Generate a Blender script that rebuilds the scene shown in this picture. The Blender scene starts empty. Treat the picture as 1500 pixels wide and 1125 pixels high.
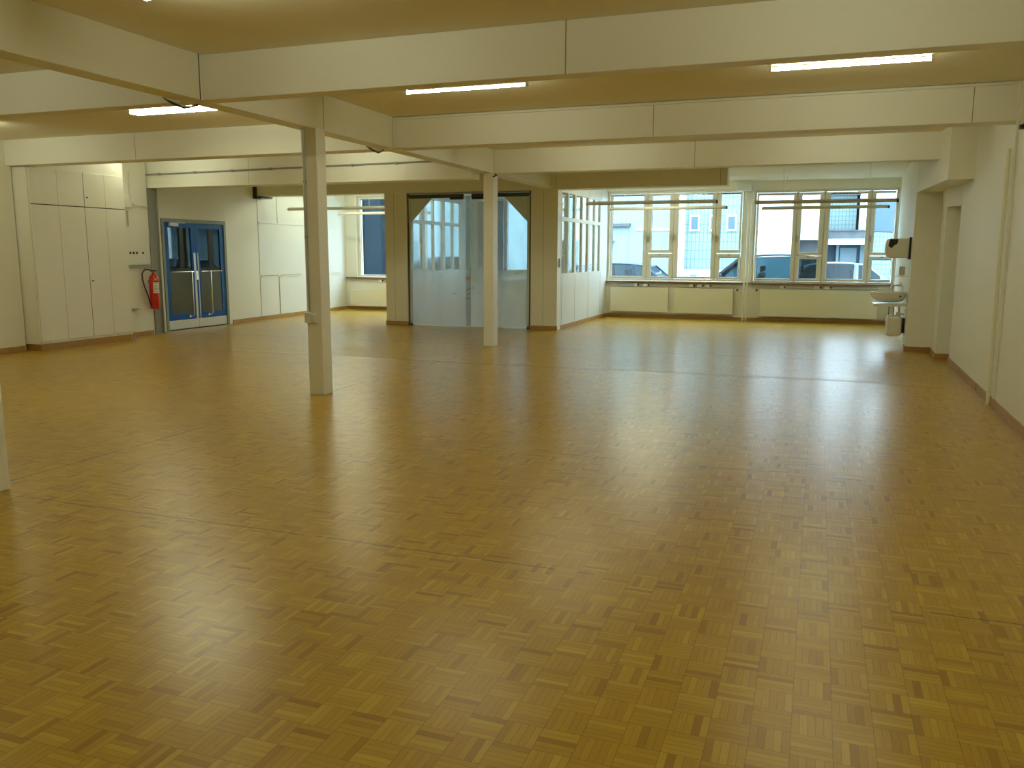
import bpy, bmesh, math, random
from mathutils import Vector, Matrix
C = bpy.context.scene.collection
sc = bpy.context.scene
random.seed(4)

# ---------------- camera, world, exposure ----------------
cd = bpy.data.cameras.new('camera'); cam = bpy.data.objects.new('camera', cd); C.objects.link(cam)
cd.sensor_width = 36; cd.lens = 1220.26/1500*36; cd.clip_end = 400; cd.clip_start = 0.05
yaw, pit, rol = 0.3486, -0.155, 0.0032
F = Vector((-math.sin(yaw)*math.cos(pit), math.cos(yaw)*math.cos(pit), math.sin(pit)))
R = Vector((math.cos(yaw), math.sin(yaw), 0)); U = R.cross(F)
R2 = R*math.cos(rol)+U*math.sin(rol); U2 = -R*math.sin(rol)+U*math.cos(rol)
cam.matrix_world = Matrix(((R2.x, U2.x, -F.x, 0), (R2.y, U2.y, -F.y, 0), (R2.z, U2.z, -F.z, 1.55), (0, 0, 0, 1)))
sc.camera = cam
w = bpy.data.worlds.new('overcast_sky'); sc.world = w; w.use_nodes = True
bg = w.node_tree.nodes['Background']; bg.inputs[0].default_value = (0.68, 0.87, 1.0, 1); bg.inputs[1].default_value = 5.0
sc.view_settings.view_transform = 'Standard'; sc.view_settings.look = 'None'
sc.view_settings.gamma = 1; sc.view_settings.use_curve_mapping = False
sc.view_settings.exposure = 1.0
sc.cycles.use_denoising = True
sc.cycles.max_bounces = 10; sc.cycles.diffuse_bounces = 6; sc.cycles.transparent_max_bounces = 16
sc.cycles.sample_clamp_indirect = 3; sc.cycles.blur_glossy = 2
LAMP = 23.5            # emission of a lit tube
LAMPCOL = (0.95, 0.97, 0.70, 1)

# ---------------- materials ----------------
def N(m, t, **k):
    n = m.node_tree.nodes.new(t)
    for a, b in k.items(): setattr(n, a, b)
    return n
def mat(name, col, rough=0.5, metal=0.0, var=0.0, scale=6, bump=0.0, spec=0.5, coat=0):
    m = bpy.data.materials.new(name); m.use_nodes = True
    b = m.node_tree.nodes['Principled BSDF']; L = m.node_tree.links.new
    b.inputs['Base Color'].default_value = (*col, 1); b.inputs['Roughness'].default_value = rough
    b.inputs['Metallic'].default_value = metal; b.inputs['Specular IOR Level'].default_value = spec
    b.inputs['Coat Weight'].default_value = coat
    if var or bump:
        tc = N(m, 'ShaderNodeTexCoord'); nz = N(m, 'ShaderNodeTexNoise')
        nz.inputs['Scale'].default_value = scale; nz.inputs['Detail'].default_value = 5
        L(tc.outputs['Object'], nz.inputs['Vector'])
        if var:
            mx = N(m, 'ShaderNodeMix', data_type='RGBA')
            L(nz.outputs['Fac'], mx.inputs['Factor'])
            mx.inputs['A'].default_value = (*[c*(1-var) for c in col], 1)
            mx.inputs['B'].default_value = (*[min(1, c*(1+var)) for c in col], 1)
            L(mx.outputs['Result'], b.inputs['Base Color'])
        if bump:
            bp = N(m, 'ShaderNodeBump'); bp.inputs['Strength'].default_value = bump; bp.inputs['Distance'].default_value = 0.01
            L(nz.outputs['Fac'], bp.inputs['Height']); L(bp.outputs['Normal'], b.inputs['Normal'])
    return m
def emit(name, col, s):
    m = bpy.data.materials.new(name); m.use_nodes = True
    b = m.node_tree.nodes['Principled BSDF']
    b.inputs['Base Color'].default_value = (.8, .8, .8, 1)
    b.inputs['Emission Color'].default_value = col; b.inputs['Emission Strength'].default_value = s
    return m
def glass(name, tint=(0.93, 0.97, 0.98), refl=1.0, rough=0.0):
    m = bpy.data.materials.new(name); m.use_nodes = True; nt = m.node_tree; nt.nodes.clear()
    o = N(m, 'ShaderNodeOutputMaterial'); t = N(m, 'ShaderNodeBsdfTransparent'); g = N(m, 'ShaderNodeBsdfGlossy')
    fr = N(m, 'ShaderNodeLayerWeight'); fr.inputs[0].default_value = 0.5; pw = N(m, 'ShaderNodeMath', operation='POWER'); pw.inputs[1].default_value = 5
    mx = N(m, 'ShaderNodeMixShader'); mu = N(m, 'ShaderNodeMath', operation='MULTIPLY_ADD', use_clamp=True)
    t.inputs[0].default_value = (*tint, 1); g.inputs['Roughness'].default_value = rough
    mu.inputs[1].default_value = .9; mu.inputs[2].default_value = .04*refl
    L = nt.links.new; L(fr.outputs['Facing'], pw.inputs[0]); L(pw.outputs[0], mu.inputs[0]); L(mu.outputs[0], mx.inputs[0]); L(t.outputs[0], mx.inputs[1]); L(g.outputs[0], mx.inputs[2]); L(mx.outputs[0], o.inputs[0])
    return m
def grid_mat(name, col, line, sx, sz, lw=0.06):
    m = bpy.data.materials.new(name); m.use_nodes = True; L = m.node_tree.links.new
    b = m.node_tree.nodes['Principled BSDF']; b.inputs['Roughness'].default_value = 0.7; b.inputs['Specular IOR Level'].default_value = 0
    tc = N(m, 'ShaderNodeTexCoord'); sp = N(m, 'ShaderNodeSeparateXYZ'); L(tc.outputs['Object'], sp.inputs[0])
    outs = []
    for ax, s in (('X', sx), ('Z', sz)):
        d = N(m, 'ShaderNodeMath', operation='DIVIDE'); L(sp.outputs[ax], d.inputs[0]); d.inputs[1].default_value = s
        f = N(m, 'ShaderNodeMath', operation='FRACT'); L(d.outputs[0], f.inputs[0])
        l = N(m, 'ShaderNodeMath', operation='LESS_THAN'); L(f.outputs[0], l.inputs[0]); l.inputs[1].default_value = lw/s if s else .1
        outs.append(l)
    mx = N(m, 'ShaderNodeMath', operation='MAXIMUM'); L(outs[0].outputs[0], mx.inputs[0]); L(outs[1].outputs[0], mx.inputs[1])
    c = N(m, 'ShaderNodeMix', data_type='RGBA'); L(mx.outputs[0], c.inputs['Factor'])
    c.inputs['A'].default_value = (*col, 1); c.inputs['B'].default_value = (*line, 1); L(c.outputs['Result'], b.inputs['Base Color'])
    return m

def parquet():
    m = bpy.data.materials.new('mosaic_parquet'); m.use_nodes = True; nt = m.node_tree; L = nt.links.new
    b = nt.nodes['Principled BSDF']
    def M(op, a, c=None, d=None):
        n = N(m, 'ShaderNodeMath', operation=op)
        for i, v in enumerate((a, c, d)):
            if v is None: continue
            if isinstance(v, (int, float)): n.inputs[i].default_value = v
            else: L(v, n.inputs[i])
        return n.outputs[0]
    def MIX(f, a, c, mode='MIX'):
        n = N(m, 'ShaderNodeMix', data_type='RGBA', blend_type=mode)
        for k, v in (('Factor', f), ('A', a), ('B', c)):
            if isinstance(v, (int, float)): n.inputs[k].default_value = v
            elif isinstance(v, tuple): n.inputs[k].default_value = (*v, 1)
            else: L(v, n.inputs[k])
        return n.outputs['Result']
    def COMB(x, y, z=0.0):
        n = N(m, 'ShaderNodeCombineXYZ')
        for i, v in enumerate((x, y, z)):
            if isinstance(v, (int, float)): n.inputs[i].default_value = v
            else: L(v, n.inputs[i])
        return n.outputs[0]
    tc = N(m, 'ShaderNodeTexCoord'); sp = N(m, 'ShaderNodeSeparateXYZ'); L(tc.outputs['Object'], sp.inputs[0])
    X, Y = sp.outputs['X'], sp.outputs['Y']
    S = 0.128
    x = M('DIVIDE', X, S); y = M('DIVIDE', Y, S)
    ix = M('FLOOR', x); iy = M('FLOOR', y); fx = M('FRACT', x); fy = M('FRACT', y)
    par = M('FLOORED_MODULO', M('ADD', ix, iy), 2.0)
    a = M('ADD', M('MULTIPLY', fx, par), M('MULTIPLY', fy, M('SUBTRACT', 1.0, par)))   # across the strips
    l = M('ADD', M('MULTIPLY', fy, par), M('MULTIPLY', fx, M('SUBTRACT', 1.0, par)))   # along them
    s5 = M('MULTIPLY', a, 5.0); si = M('FLOOR', s5); sf = M('FRACT', s5)
    wn = N(m, 'ShaderNodeTexWhiteNoise', noise_dimensions='3D'); L(COMB(ix, iy, si), wn.inputs['Vector'])
    wn2 = N(m, 'ShaderNodeTexWhiteNoise', noise_dimensions='2D'); L(COMB(ix, iy), wn2.inputs['Vector'])
    cr = N(m, 'ShaderNodeValToRGB'); L(wn.outputs['Value'], cr.inputs[0])
    e = cr.color_ramp.elements; e[0].position = 0; e[0].color = (*P_DARK, 1); e[1].position = 1; e[1].color = (*P_LIGHT, 1)
    k = e.new(0.12); k.color = (*P_MID, 1); k = e.new(0.8); k.color = (*P_MID2, 1)
    # grain along each strip
    gv = COMB(M('MULTIPLY', l, 1.5), M('ADD', M('MULTIPLY', s5, 5.0), M('MULTIPLY', wn.outputs['Value'], 37.0)), M('MULTIPLY', M('ADD', ix, M('MULTIPLY', iy, 7.3)), 3.1))
    g = N(m, 'ShaderNodeTexNoise'); g.inputs['Scale'].default_value = 1.2; g.inputs['Detail'].default_value = 3; L(gv, g.inputs['Vector'])
    col = MIX(0.55, cr.outputs[0], MIX(g.outputs['Fac'], (0.45, 0.42, 0.35), (1.0, 1.0, 1.0)), 'MULTIPLY')
    col = MIX(M('MULTIPLY', wn2.outputs['Value'], 0.28), col, P_DARK)
    # large scale wear and tone
    big = N(m, 'ShaderNodeTexNoise'); big.inputs['Scale'].default_value = 0.55; big.inputs['Detail'].default_value = 4; L(tc.outputs['Object'], big.inputs['Vector'])
    col = MIX(0.5, col, MIX(big.outputs['Fac'], (0.62, 0.60, 0.52), (1.25, 1.25, 1.25)), 'MULTIPLY')
    # gaps between strips and squares
    gap = M('MAXIMUM', M('LESS_THAN', sf, 0.05), M('MAXIMUM', M('LESS_THAN', fx, 0.014), M('LESS_THAN', fy, 0.014)))
    col = MIX(M('MULTIPLY', gap, 0.65), col, (0.05, 0.03, 0.01))
    # long opened joints between the laid fields
    jn = N(m, 'ShaderNodeTexNoise'); jn.inputs['Scale'].default_value = 2.2; jn.inputs['Detail'].default_value = 3; L(tc.outputs['Object'], jn.inputs['Vector'])
    jit = M('MULTIPLY', M('SUBTRACT', wn2.outputs['Value'], 0.5), 0.012)
    def joint(c, pos, wd, lo, hi, along, thr):
        d = M('ABSOLUTE', M('SUBTRACT', M('ADD', c, jit), pos))
        j = M('LESS_THAN', d, wd)
        j = M('MULTIPLY', j, M('MULTIPLY', M('GREATER_THAN', along, lo), M('LESS_THAN', along, hi)))
        return M('MULTIPLY', j, M('GREATER_THAN', jn.outputs['Fac'], thr))
    js = [joint(Y, 3.79, 0.005, -4.95, -0.95, X, 0.36), joint(Y, 3.88, 0.004, 0.55, 1.8, X, 0.2), joint(X, -5.12, 0.007, 3.9, 6.3, Y, 0.42),
          joint(Y, 6.12, 0.006, -5.2, 1.8, X, 0.55), joint(Y, 13.2, 0.02, -12, 1.8, X, 0.45), joint(X, -5.12, 0.01, 8, 16, Y, 0.5),
          joint(Y, 10.98, 0.014, -6, 1.0, X, 0.40)]
    jj = js[0]
    for q in js[1:]: jj = M('MAXIMUM', jj, q)
    col = MIX(M('MULTIPLY', jj, 0.8), col, (0.03, 0.02, 0.008))
    L(col, b.inputs['Base Color'])
    # sheen of the varnish, worn unevenly, with the joints standing proud
    b.inputs['Roughness'].default_value = F_ROUGH; b.inputs['Specular IOR Level'].default_value = F_SPEC
    def ridge(c, pos, wdt):
        d = M('DIVIDE', M('SUBTRACT', c, pos), wdt)
        return M('POWER', 2.718, M('MULTIPLY', M('MULTIPLY', d, d), -1.0))
    wav = N(m, 'ShaderNodeTexNoise'); wav.inputs['Scale'].default_value = 3.5; wav.inputs['Detail'].default_value = 2; L(tc.outputs['Object'], wav.inputs['Vector'])
    hgt = M('MULTIPLY', wav.outputs['Fac'], 0.0016)
    hgt = M('ADD', hgt, M('MULTIPLY', ridge(Y, 10.98, 0.10), 0.007))
    bp = N(m, 'ShaderNodeBump'); bp.inputs['Strength'].default_value = 1.0; bp.inputs['Distance'].default_value = 1.0
    L(hgt, bp.inputs['Height']); L(bp.outputs[0], b.inputs['Normal'])
    return m
P_DARK = (0.40, 0.22, 0.018); P_MID = (0.57, 0.345, 0.028); P_MID2 = (0.64, 0.41, 0.035); P_LIGHT = (0.72, 0.50, 0.06)
F_ROUGH = 0.28; F_SPEC = 0.36

m_paint = mat('cream_paint', (0.87, 0.87, 0.78), 0.55, var=0.02, scale=1.5)
m_ceil = mat('ceiling_paint', (0.84, 0.80, 0.61), 0.7, var=0.03, scale=1.2)
m_beam = mat('beam_paint', (0.87, 0.87, 0.78), 0.5, var=0.02, scale=2)
m_white = mat('white_panel', (0.84, 0.88, 0.86), 0.4, var=0.015, scale=2)
m_frame = mat('window_frame_paint', (0.86, 0.85, 0.76), 0.4)
m_seam = mat('dark_seam', (0.12, 0.10, 0.06), 0.8)
m_seammid = mat('beam_seam', (0.26, 0.23, 0.15), 0.8)
m_seamlt = mat('panel_seam', (0.45, 0.44, 0.36), 0.8)
m_wood = mat('skirting_wood', (0.42, 0.24, 0.07), 0.45, var=0.25, scale=9)
m_sill = mat('sill_wood', (0.25, 0.13, 0.05), 0.4, var=0.2, scale=9)
m_steel = mat('grey_painted_steel', (0.30, 0.31, 0.28), 0.5, var=0.05, scale=8)
m_steeldk = mat('dark_steel', (0.07, 0.085, 0.08), 0.4, 0.3)
m_galv = mat('galvanised_metal', (0.45, 0.47, 0.46), 0.4, 0.6)
m_chrome = mat('chrome', (0.8, 0.8, 0.8), 0.15, 1.0)
m_alu = mat('aluminium_kick', (0.72, 0.73, 0.72), 0.4, 0.25)
m_blue = mat('blue_door_paint', (0.005, 0.095, 0.40), 0.4, spec=.3)
m_doorframe = mat('door_frame_grey', (0.27, 0.31, 0.29), 0.5)
m_doorpanel = mat('smoked_door_panel', (0.11, 0.115, 0.085), 0.2, spec=.3)
m_rad = mat('radiator_enamel', (0.88, 0.86, 0.70), 0.4)
m_plastic = mat('white_plastic', (0.82, 0.81, 0.74), 0.35)
m_ceramic = mat('white_ceramic', (0.85, 0.84, 0.78), 0.12)
m_black = mat('black_plastic', (0.015, 0.015, 0.018), 0.4)
m_red = mat('red_enamel', (0.55, 0.012, 0.01), 0.25, coat=0.3)
m_paper = mat('label_paper', (0.8, 0.8, 0.76), 0.6)
m_ink = mat('label_ink', (0.25, 0.24, 0.24), 0.6)
m_yel = mat('yellow_sticker', (0.75, 0.5, 0.05), 0.5)
m_rubber = mat('grey_rubber', (0.60, 0.70, 0.74), 0.5)
m_lampoff = mat('unlit_tube', (0.78, 0.78, 0.72), 0.3)
m_pend = mat('pendant_housing', (0.62, 0.61, 0.54), 0.4)
m_body = mat('lamp_housing', (0.72, 0.66, 0.48), 0.5)
m_tube = emit('lit_tube', LAMPCOL, LAMP)
m_tube.cycles.emission_sampling = 'FRONT'
m_glass = glass('window_glass')
m_doorglass = glass('door_glass', (0.5, 0.55, 0.55), 1.1)
m_parq = parquet()
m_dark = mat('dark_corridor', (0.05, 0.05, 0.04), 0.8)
m_asph = mat('asphalt', (0.22, 0.23, 0.23), 0.9, spec=0, var=0.1, scale=3)
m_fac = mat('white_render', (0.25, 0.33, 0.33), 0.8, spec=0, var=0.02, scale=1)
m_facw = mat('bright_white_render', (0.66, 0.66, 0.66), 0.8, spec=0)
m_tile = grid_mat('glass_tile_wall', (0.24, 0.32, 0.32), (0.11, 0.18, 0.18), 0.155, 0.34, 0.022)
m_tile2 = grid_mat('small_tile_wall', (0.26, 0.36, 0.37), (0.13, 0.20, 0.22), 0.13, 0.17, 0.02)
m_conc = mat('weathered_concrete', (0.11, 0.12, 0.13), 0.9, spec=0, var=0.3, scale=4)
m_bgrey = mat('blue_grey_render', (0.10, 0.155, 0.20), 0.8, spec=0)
m_bdoor = mat('pale_blue_door', (0.26, 0.36, 0.42), 0.6, spec=0)
m_shade = mat('dark_teal_cladding', (0.0045, 0.0125, 0.016), 0.8, spec=0, var=0.15, scale=2)
m_shade2 = mat('slate_blue_cladding', (0.009, 0.02, 0.03), 0.8, spec=0)

def curtain_mat():
    m = bpy.data.materials.new('scratched_pvc'); m.use_nodes = True; nt = m.node_tree; nt.nodes.clear(); L = nt.links.new
    o = N(m, 'ShaderNodeOutputMaterial'); t = N(m, 'ShaderNodeBsdfTransparent'); d = N(m, 'ShaderNodeBsdfDiffuse'); tl = N(m, 'ShaderNodeBsdfTranslucent'); g = N(m, 'ShaderNodeBsdfGlossy')
    t.inputs[0].default_value = (0.87, 0.93, 0.97, 1); d.inputs[0].default_value = (0.86, 0.85, 0.84, 1); tl.inputs[0].default_value = (0.84, 0.86, 0.90, 1); g.inputs['Roughness'].default_value = 0.15
    tc = N(m, 'ShaderNodeTexCoord'); mp = N(m, 'ShaderNodeMapping'); mp.inputs['Scale'].default_value = (3, 3, 0.8); nz = N(m, 'ShaderNodeTexNoise'); nz.inputs['Scale'].default_value = 1.2; nz.inputs['Detail'].default_value = 6
    L(tc.outputs['Object'], mp.inputs[0]); L(mp.outputs[0], nz.inputs['Vector'])
    sp = N(m, 'ShaderNodeSeparateXYZ'); L(tc.outputs['Object'], sp.inputs[0])
    # wear: scuffed milky up to about waist height, where goods rub past
    mr = N(m, 'ShaderNodeMapRange', interpolation_type='SMOOTHSTEP'); L(sp.outputs['Z'], mr.inputs[0]); mr.inputs[1].default_value = 0.5; mr.inputs[2].default_value = 1.5; mr.inputs[3].default_value = 0.38; mr.inputs[4].default_value = 0.0
    a = N(m, 'ShaderNodeMath', operation='MULTIPLY_ADD'); L(nz.outputs['Fac'], a.inputs[0]); a.inputs[1].default_value = 0.26; a.inputs[2].default_value = 0.07
    ad = N(m, 'ShaderNodeMath', operation='ADD', use_clamp=True); L(a.outputs[0], ad.inputs[0]); L(mr.outputs[0], ad.inputs[1])
    m1 = N(m, 'ShaderNodeMixShader'); m1.inputs[0].default_value = 0.5; L(d.outputs[0], m1.inputs[1]); L(tl.outputs[0], m1.inputs[2])
    m2 = N(m, 'ShaderNodeMixShader'); L(ad.outputs[0], m2.inputs[0]); L(t.outputs[0], m2.inputs[1]); L(m1.outputs[0], m2.inputs[2])
    m3 = N(m, 'ShaderNodeMixShader'); m3.inputs[0].default_value = 0.06; L(m2.outputs[0], m3.inputs[1]); L(g.outputs[0], m3.inputs[2])
    L(m3.outputs[0], o.inputs[0]); return m
m_pvc = curtain_mat()
m_pvc2 = glass('overlap_pvc', (0.93, 0.94, 0.94), 1.0, 0.2)

# ---------------- mesh helpers ----------------
def BM(): return bmesh.new()
def bx(bm, x0, x1, y0, y1, z0, z1):
    if x0 > x1: x0, x1 = x1, x0
    if y0 > y1: y0, y1 = y1, y0
    if z0 > z1: z0, z1 = z1, z0
    v = [bm.verts.new((x, y, z)) for x in (x0, x1) for y in (y0, y1) for z in (z0, z1)]
    for f in ((0, 1, 3, 2), (4, 6, 7, 5), (0, 4, 5, 1), (2, 3, 7, 6), (0, 2, 6, 4), (1, 5, 7, 3)): bm.faces.new([v[i] for i in f])
    return bm
def prism(bm, pts, z0, z1):      # pts: footprint polygon
    n = len(pts); a = [bm.verts.new((p[0], p[1], z0)) for p in pts]; b = [bm.verts.new((p[0], p[1], z1)) for p in pts]
    bm.faces.new(a[::-1]); bm.faces.new(b)
    for i in range(n): bm.faces.new((a[i], a[(i+1) % n], b[(i+1) % n], b[i]))
    return bm
def cyl(bm, p, q, r, n=12, r2=None):
    p = Vector(p); q = Vector(q); d = (q-p).normalized(); r2 = r if r2 is None else r2
    u = d.orthogonal().normalized(); v = d.cross(u)
    a = []; b = []
    for i in range(n):
        t = 2*math.pi*i/n; o = u*math.cos(t)+v*math.sin(t)
        a.append(bm.verts.new(p+o*r)); b.append(bm.verts.new(q+o*r2))
    bm.faces.new(a[::-1]); bm.faces.new(b)
    for i in range(n): bm.faces.new((a[i], a[(i+1) % n], b[(i+1) % n], b[i]))
    return bm
def tube(bm, pts, r, n=8):
    pts = [Vector(p) for p in pts]; rings = []
    u = (pts[1]-pts[0]).orthogonal().normalized()
    for i, p in enumerate(pts):
        d = (pts[min(i+1, len(pts)-1)]-pts[max(i-1, 0)]).normalized()
        u = (u-d*u.dot(d)).normalized(); v = d.cross(u)
        rings.append([bm.verts.new(p+(u*math.cos(2*math.pi*k/n)+v*math.sin(2*math.pi*k/n))*r) for k in range(n)])
    for a, b in zip(rings, rings[1:]):
        for k in range(n): bm.faces.new((a[k], a[(k+1) % n], b[(k+1) % n], b[k]))
    bm.faces.new(rings[0][::-1]); bm.faces.new(rings[-1]); return bm
def lathe(bm, c, prof, n=24):    # prof: (radius, z) about a vertical axis
    rings = [[bm.verts.new((c[0]+r*math.cos(2*math.pi*k/n), c[1]+r*math.sin(2*math.pi*k/n), c[2]+z)) for k in range(n)] for r, z in prof]
    for a, b in zip(rings, rings[1:]):
        for k in range(n): bm.faces.new((a[k], a[(k+1) % n], b[(k+1) % n], b[k]))
    bm.faces.new(rings[0][::-1]); bm.faces.new(rings[-1]); return bm
def obj(name, bm, m, parent=None, bevel=0, smooth=False):
    me = bpy.data.meshes.new(name); bmesh.ops.recalc_face_normals(bm, faces=bm.faces); bm.to_mesh(me); bm.free()
    me.materials.append(m)
    if smooth:
        for p in me.polygons: p.use_smooth = True
    o = bpy.data.objects.new(name, me); C.objects.link(o)
    if parent:
        o.parent = parent; o.matrix_parent_inverse = Matrix.Translation(-parent.location)
    if bevel:
        bv = o.modifiers.new('bevel', 'BEVEL'); bv.width = bevel; bv.segments = 2; bv.limit_method = 'ANGLE'
    if smooth:
        es = o.modifiers.new('edges', 'EDGE_SPLIT'); es.split_angle = math.radians(40)
    return o
def thing(name, label, cat, loc=(0, 0, 0), group=None):
    o = bpy.data.objects.new(name, None); C.objects.link(o); o.location = loc; o.empty_display_size = .1
    o['label'] = label; o['category'] = cat
    if group: o['group'] = group
    return o
def tag(o, label, cat, group=None):
    o['label'] = label; o['category'] = cat
    if group: o['group'] = group
    return o
def struct(name, bm, m, parent=None, **k):
    o = obj(name, bm, m, parent, **k)
    if not parent: o['kind'] = 'structure'
    return o
def sempty(name, loc):
    o = bpy.data.objects.new(name, None); C.objects.link(o); o.location = loc; o.empty_display_size = .1; o['kind'] = 'structure'; return o
def dup(root, delta, label=None, group=None):
    r = root.copy(); C.objects.link(r); r.location = root.location+Vector(delta)
    if label: r['label'] = label
    if group: r['group'] = group
    for ch in list(root.children):
        c = ch.copy(); C.objects.link(c); c.parent = r; c.matrix_parent_inverse = ch.matrix_parent_inverse.copy()
        for g in ch.children:
            d = g.copy(); C.objects.link(d); d.parent = c
    return r

# ---------------- shell ----------------
CZ = 3.235; GZ = 2.857; BY = 20.6
struct('floor', bx(BM(), -13.5, 2.6, -4.2, 21.0, -0.2, 0), m_parq)
struct('ceiling', bx(BM(), -13.5, 2.6, -4.2, 21.0, CZ, CZ+0.2), m_ceil)
# right wall, slightly out of square, with a narrow doorway
rx = lambda y: 1.60+0.019*y
b = BM()
prism(b, [(rx(-4), -4), (rx(13.46), 13.46), (2.6, 13.46), (2.6, -4)], 0, CZ)
prism(b, [(rx(13.46), 13.46), (1.735, 13.93), (2.6, 13.93), (2.6, 13.46)], 2.25, CZ)
prism(b, [(1.735, 13.93), (1.77, 14.84), (2.6, 14.84), (2.6, 13.93)], 0, CZ)
wr = struct('wall_right', b, m_paint)
struct('door_lining', prism(BM(), [(2.2, 13.46), (2.2, 13.93), (2.55, 13.93), (2.55, 13.46)], 0, 2.25), m_paint, wr)
# wall by the basin
sx = lambda y: 1.40+0.039*(y-14.84)
struct('wall_basin', prism(BM(), [(sx(14.84), 14.84), (sx(20.6), 20.6), (2.6, 20.6), (2.6, 14.84)], 0, CZ), m_paint)
# boxed chute under the ceiling
struct('trim_1', prism(BM(), [(1.53, 12.45), (1.90, 12.42), (1.90, 13.40), (1.735, 13.93), (1.77, 14.84), (1.40, 14.84)], 2.53, CZ), m_paint)
# left walls
LWN = -11.76
b = prism(BM(), [(-13.5, -4), (LWN-0.05, -4), (LWN, 9.74), (-13.5, 9.74)], 0, CZ)
prism(b, [(-13.5, 9.74), (-12.05, 9.74), (-12.05, 11.69), (-13.5, 11.69)], 0, CZ)
struct('wall_left', b, m_paint)
struct('wall_recess', prism(BM(), [(-13.5, 11.69), (-11.62, 11.69), (-11.62, 11.80), (-11.86, 11.82), (-11.88, 12.64), (-13.5, 12.64)], 0, CZ), m_paint)
dx = -12.10
b = BM()
prism(b, [(-13.5, 12.64), (dx, 12.64), (dx, 13.19), (-13.5, 13.19)], 0, CZ)
prism(b, [(-13.5, 13.19), (dx, 13.19), (dx, 15.10), (-13.5, 15.10)], 2.22, CZ)
prism(b, [(-13.5, 15.10), (dx, 15.10), (dx-.02, 15.4), (-12.20, 16.35), (-13.5, 16.35)], 0, CZ)
struct('wall_doors', b, m_paint)
struct('wall_panelled', prism(BM(), [(-13.5, 16.35), (-12.20, 16.35), (-12.45, 20.6), (-13.5, 20.6)], 0, CZ), m_white)
lx = lambda y: -12.20-0.25*(y-16.35)/4.25
b = BM()    # seams and battens of the panelled wall
def lseam(y0, y1, z0, z1, d=0.006): prism(b, [(lx(y0)-.002, y0), (lx(y0)+d, y0), (lx(y1)+d, y1), (lx(y1)-.002, y1)], z0, z1)
lseam(16.36, 16.375, 0.08, CZ)
struct('trim_2', b, m_seamlt)
b = BM()
for y0, y1 in ((16.42, 17.13), (17.25, 18.16), (19.0, 20.2)): lseam(y0, y1, 0.985, 1.015, .02)
for y in (17.19,): lseam(y-.018, y+.018, 0.08, 1.0, .014); lseam(y-.012, y+.012, 2.26, CZ, .012)
lseam(16.4, 20.3, 2.235, 2.26, .015)
struct('trim_3', b, m_white)
b = BM()
for y0, y1 in ((16.42, 17.13), (17.25, 18.16), (19.0, 20.2)): lseam(y0, y1, 1.015, 1.03, .022)
lseam(17.16, 17.172, 0.08, 1.0, .015)
struct('trim_4', b, m_seamlt)
# near wall behind the camera
struct('wall_near', bx(BM(), -13.5, 2.6, -4.4, -4.0, 0, CZ), m_paint)
# back wall with three window openings and the loading-bay opening
OP = [(-12.10, -8.90, .90, 3.10), (-8.46, -5.10, .90, 3.06), (-4.99, -1.69, .90, 3.07), (-1.49, 1.61, .88, 3.03)]
b = BM(); xs = -13.5
for x0, x1, z0, z1 in OP:
    bx(b, xs, x0, BY, 20.95, 0, CZ); bx(b, x0, x1, BY, 20.95, 0, z0); bx(b, x0, x1, BY, 20.95, z1, CZ); xs = x1
bx(b, xs, 2.6, BY, 20.95, 0, CZ)
struct('wall_back', b, m_paint)

# ---------------- beams, girder, posts ----------------
def beam(x0, x1, y, yt, z0, seams=(), m=m_beam, z1=CZ):
    e = sempty('ceiling_beam', ((x0+x1)/2, y+yt/2, z0))
    struct('casing', bx(BM(), x0, x1, y, y+yt, z0, z1), m, e, bevel=0.006)
    for s in seams: struct('joint', bx(BM(), s-.003, s+.003, y-.002, y+.01, z0, z1), m_seammid if s > -9 else m_seamlt, e)
    return e
GX0, GX1 = -5.31, -5.095
for x0, x1, xs_ in ((GX1, 1.95, 1), (-11.9, GX0, 0)):
    beam(x0, x1, 6.15, .17, GZ, (-1.825,) if xs_ else ())
    beam(x0 if xs_ else -12.04, x1, 9.66, .28, GZ, (-1.83, 1.36) if xs_ else (-9.23,))
    for yy in (2.63, -0.88): beam(x0, x1 if xs_ else x1, yy, .22, GZ)
beam(GX1, 1.62, 13.14, .24, GZ, (-1.847,))
beam(-12.05, GX0, 12.68, .34, 2.745, (-9.6,))
beam(-12.2, -1.67, 16.28, .34, 2.825, (-5.0, -1.80))
e = sempty('ceiling_girder', (-5.2, 6, GZ))
struct('casing', bx(BM(), GX0, GX1, -4, 16.28, GZ-.002, CZ), m_beam, e, bevel=0.006)
for s in (6.12, 9.63, 13.11, 8.05): struct('joint', bx(BM(), GX1-.01, GX1+.002, s-.008, s+.002, GZ, CZ), m_seam if s < 7 else m_seamlt, e)
# thin cable strip along the top of the second beam
tag(obj('cable_trunking', bx(BM(), -5.09, 1.7, 9.625, 9.66, CZ-.035, CZ-.012), m_beam, bevel=.004), 'thin cream cable strip along the top edge of the long second beam', 'cable strip')

def column(x0, x1, y0, y1, lab):
    return tag(obj('column', bx(BM(), x0, x1, y0, y1, 0, GZ), m_beam, bevel=0.008), lab, 'column', 'white square columns under the girder')
column(-5.22, -4.94, 3.67, 3.885, 'white square column cut off by the left edge of the picture')
column(-5.227, -5.04, 7.805, 7.985, 'white square column in mid-room with a cable conduit and junction box')
column(-5.245, -5.075, 13.02, 13.24, 'slim white square column in front of the plastic curtain door')
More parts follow.
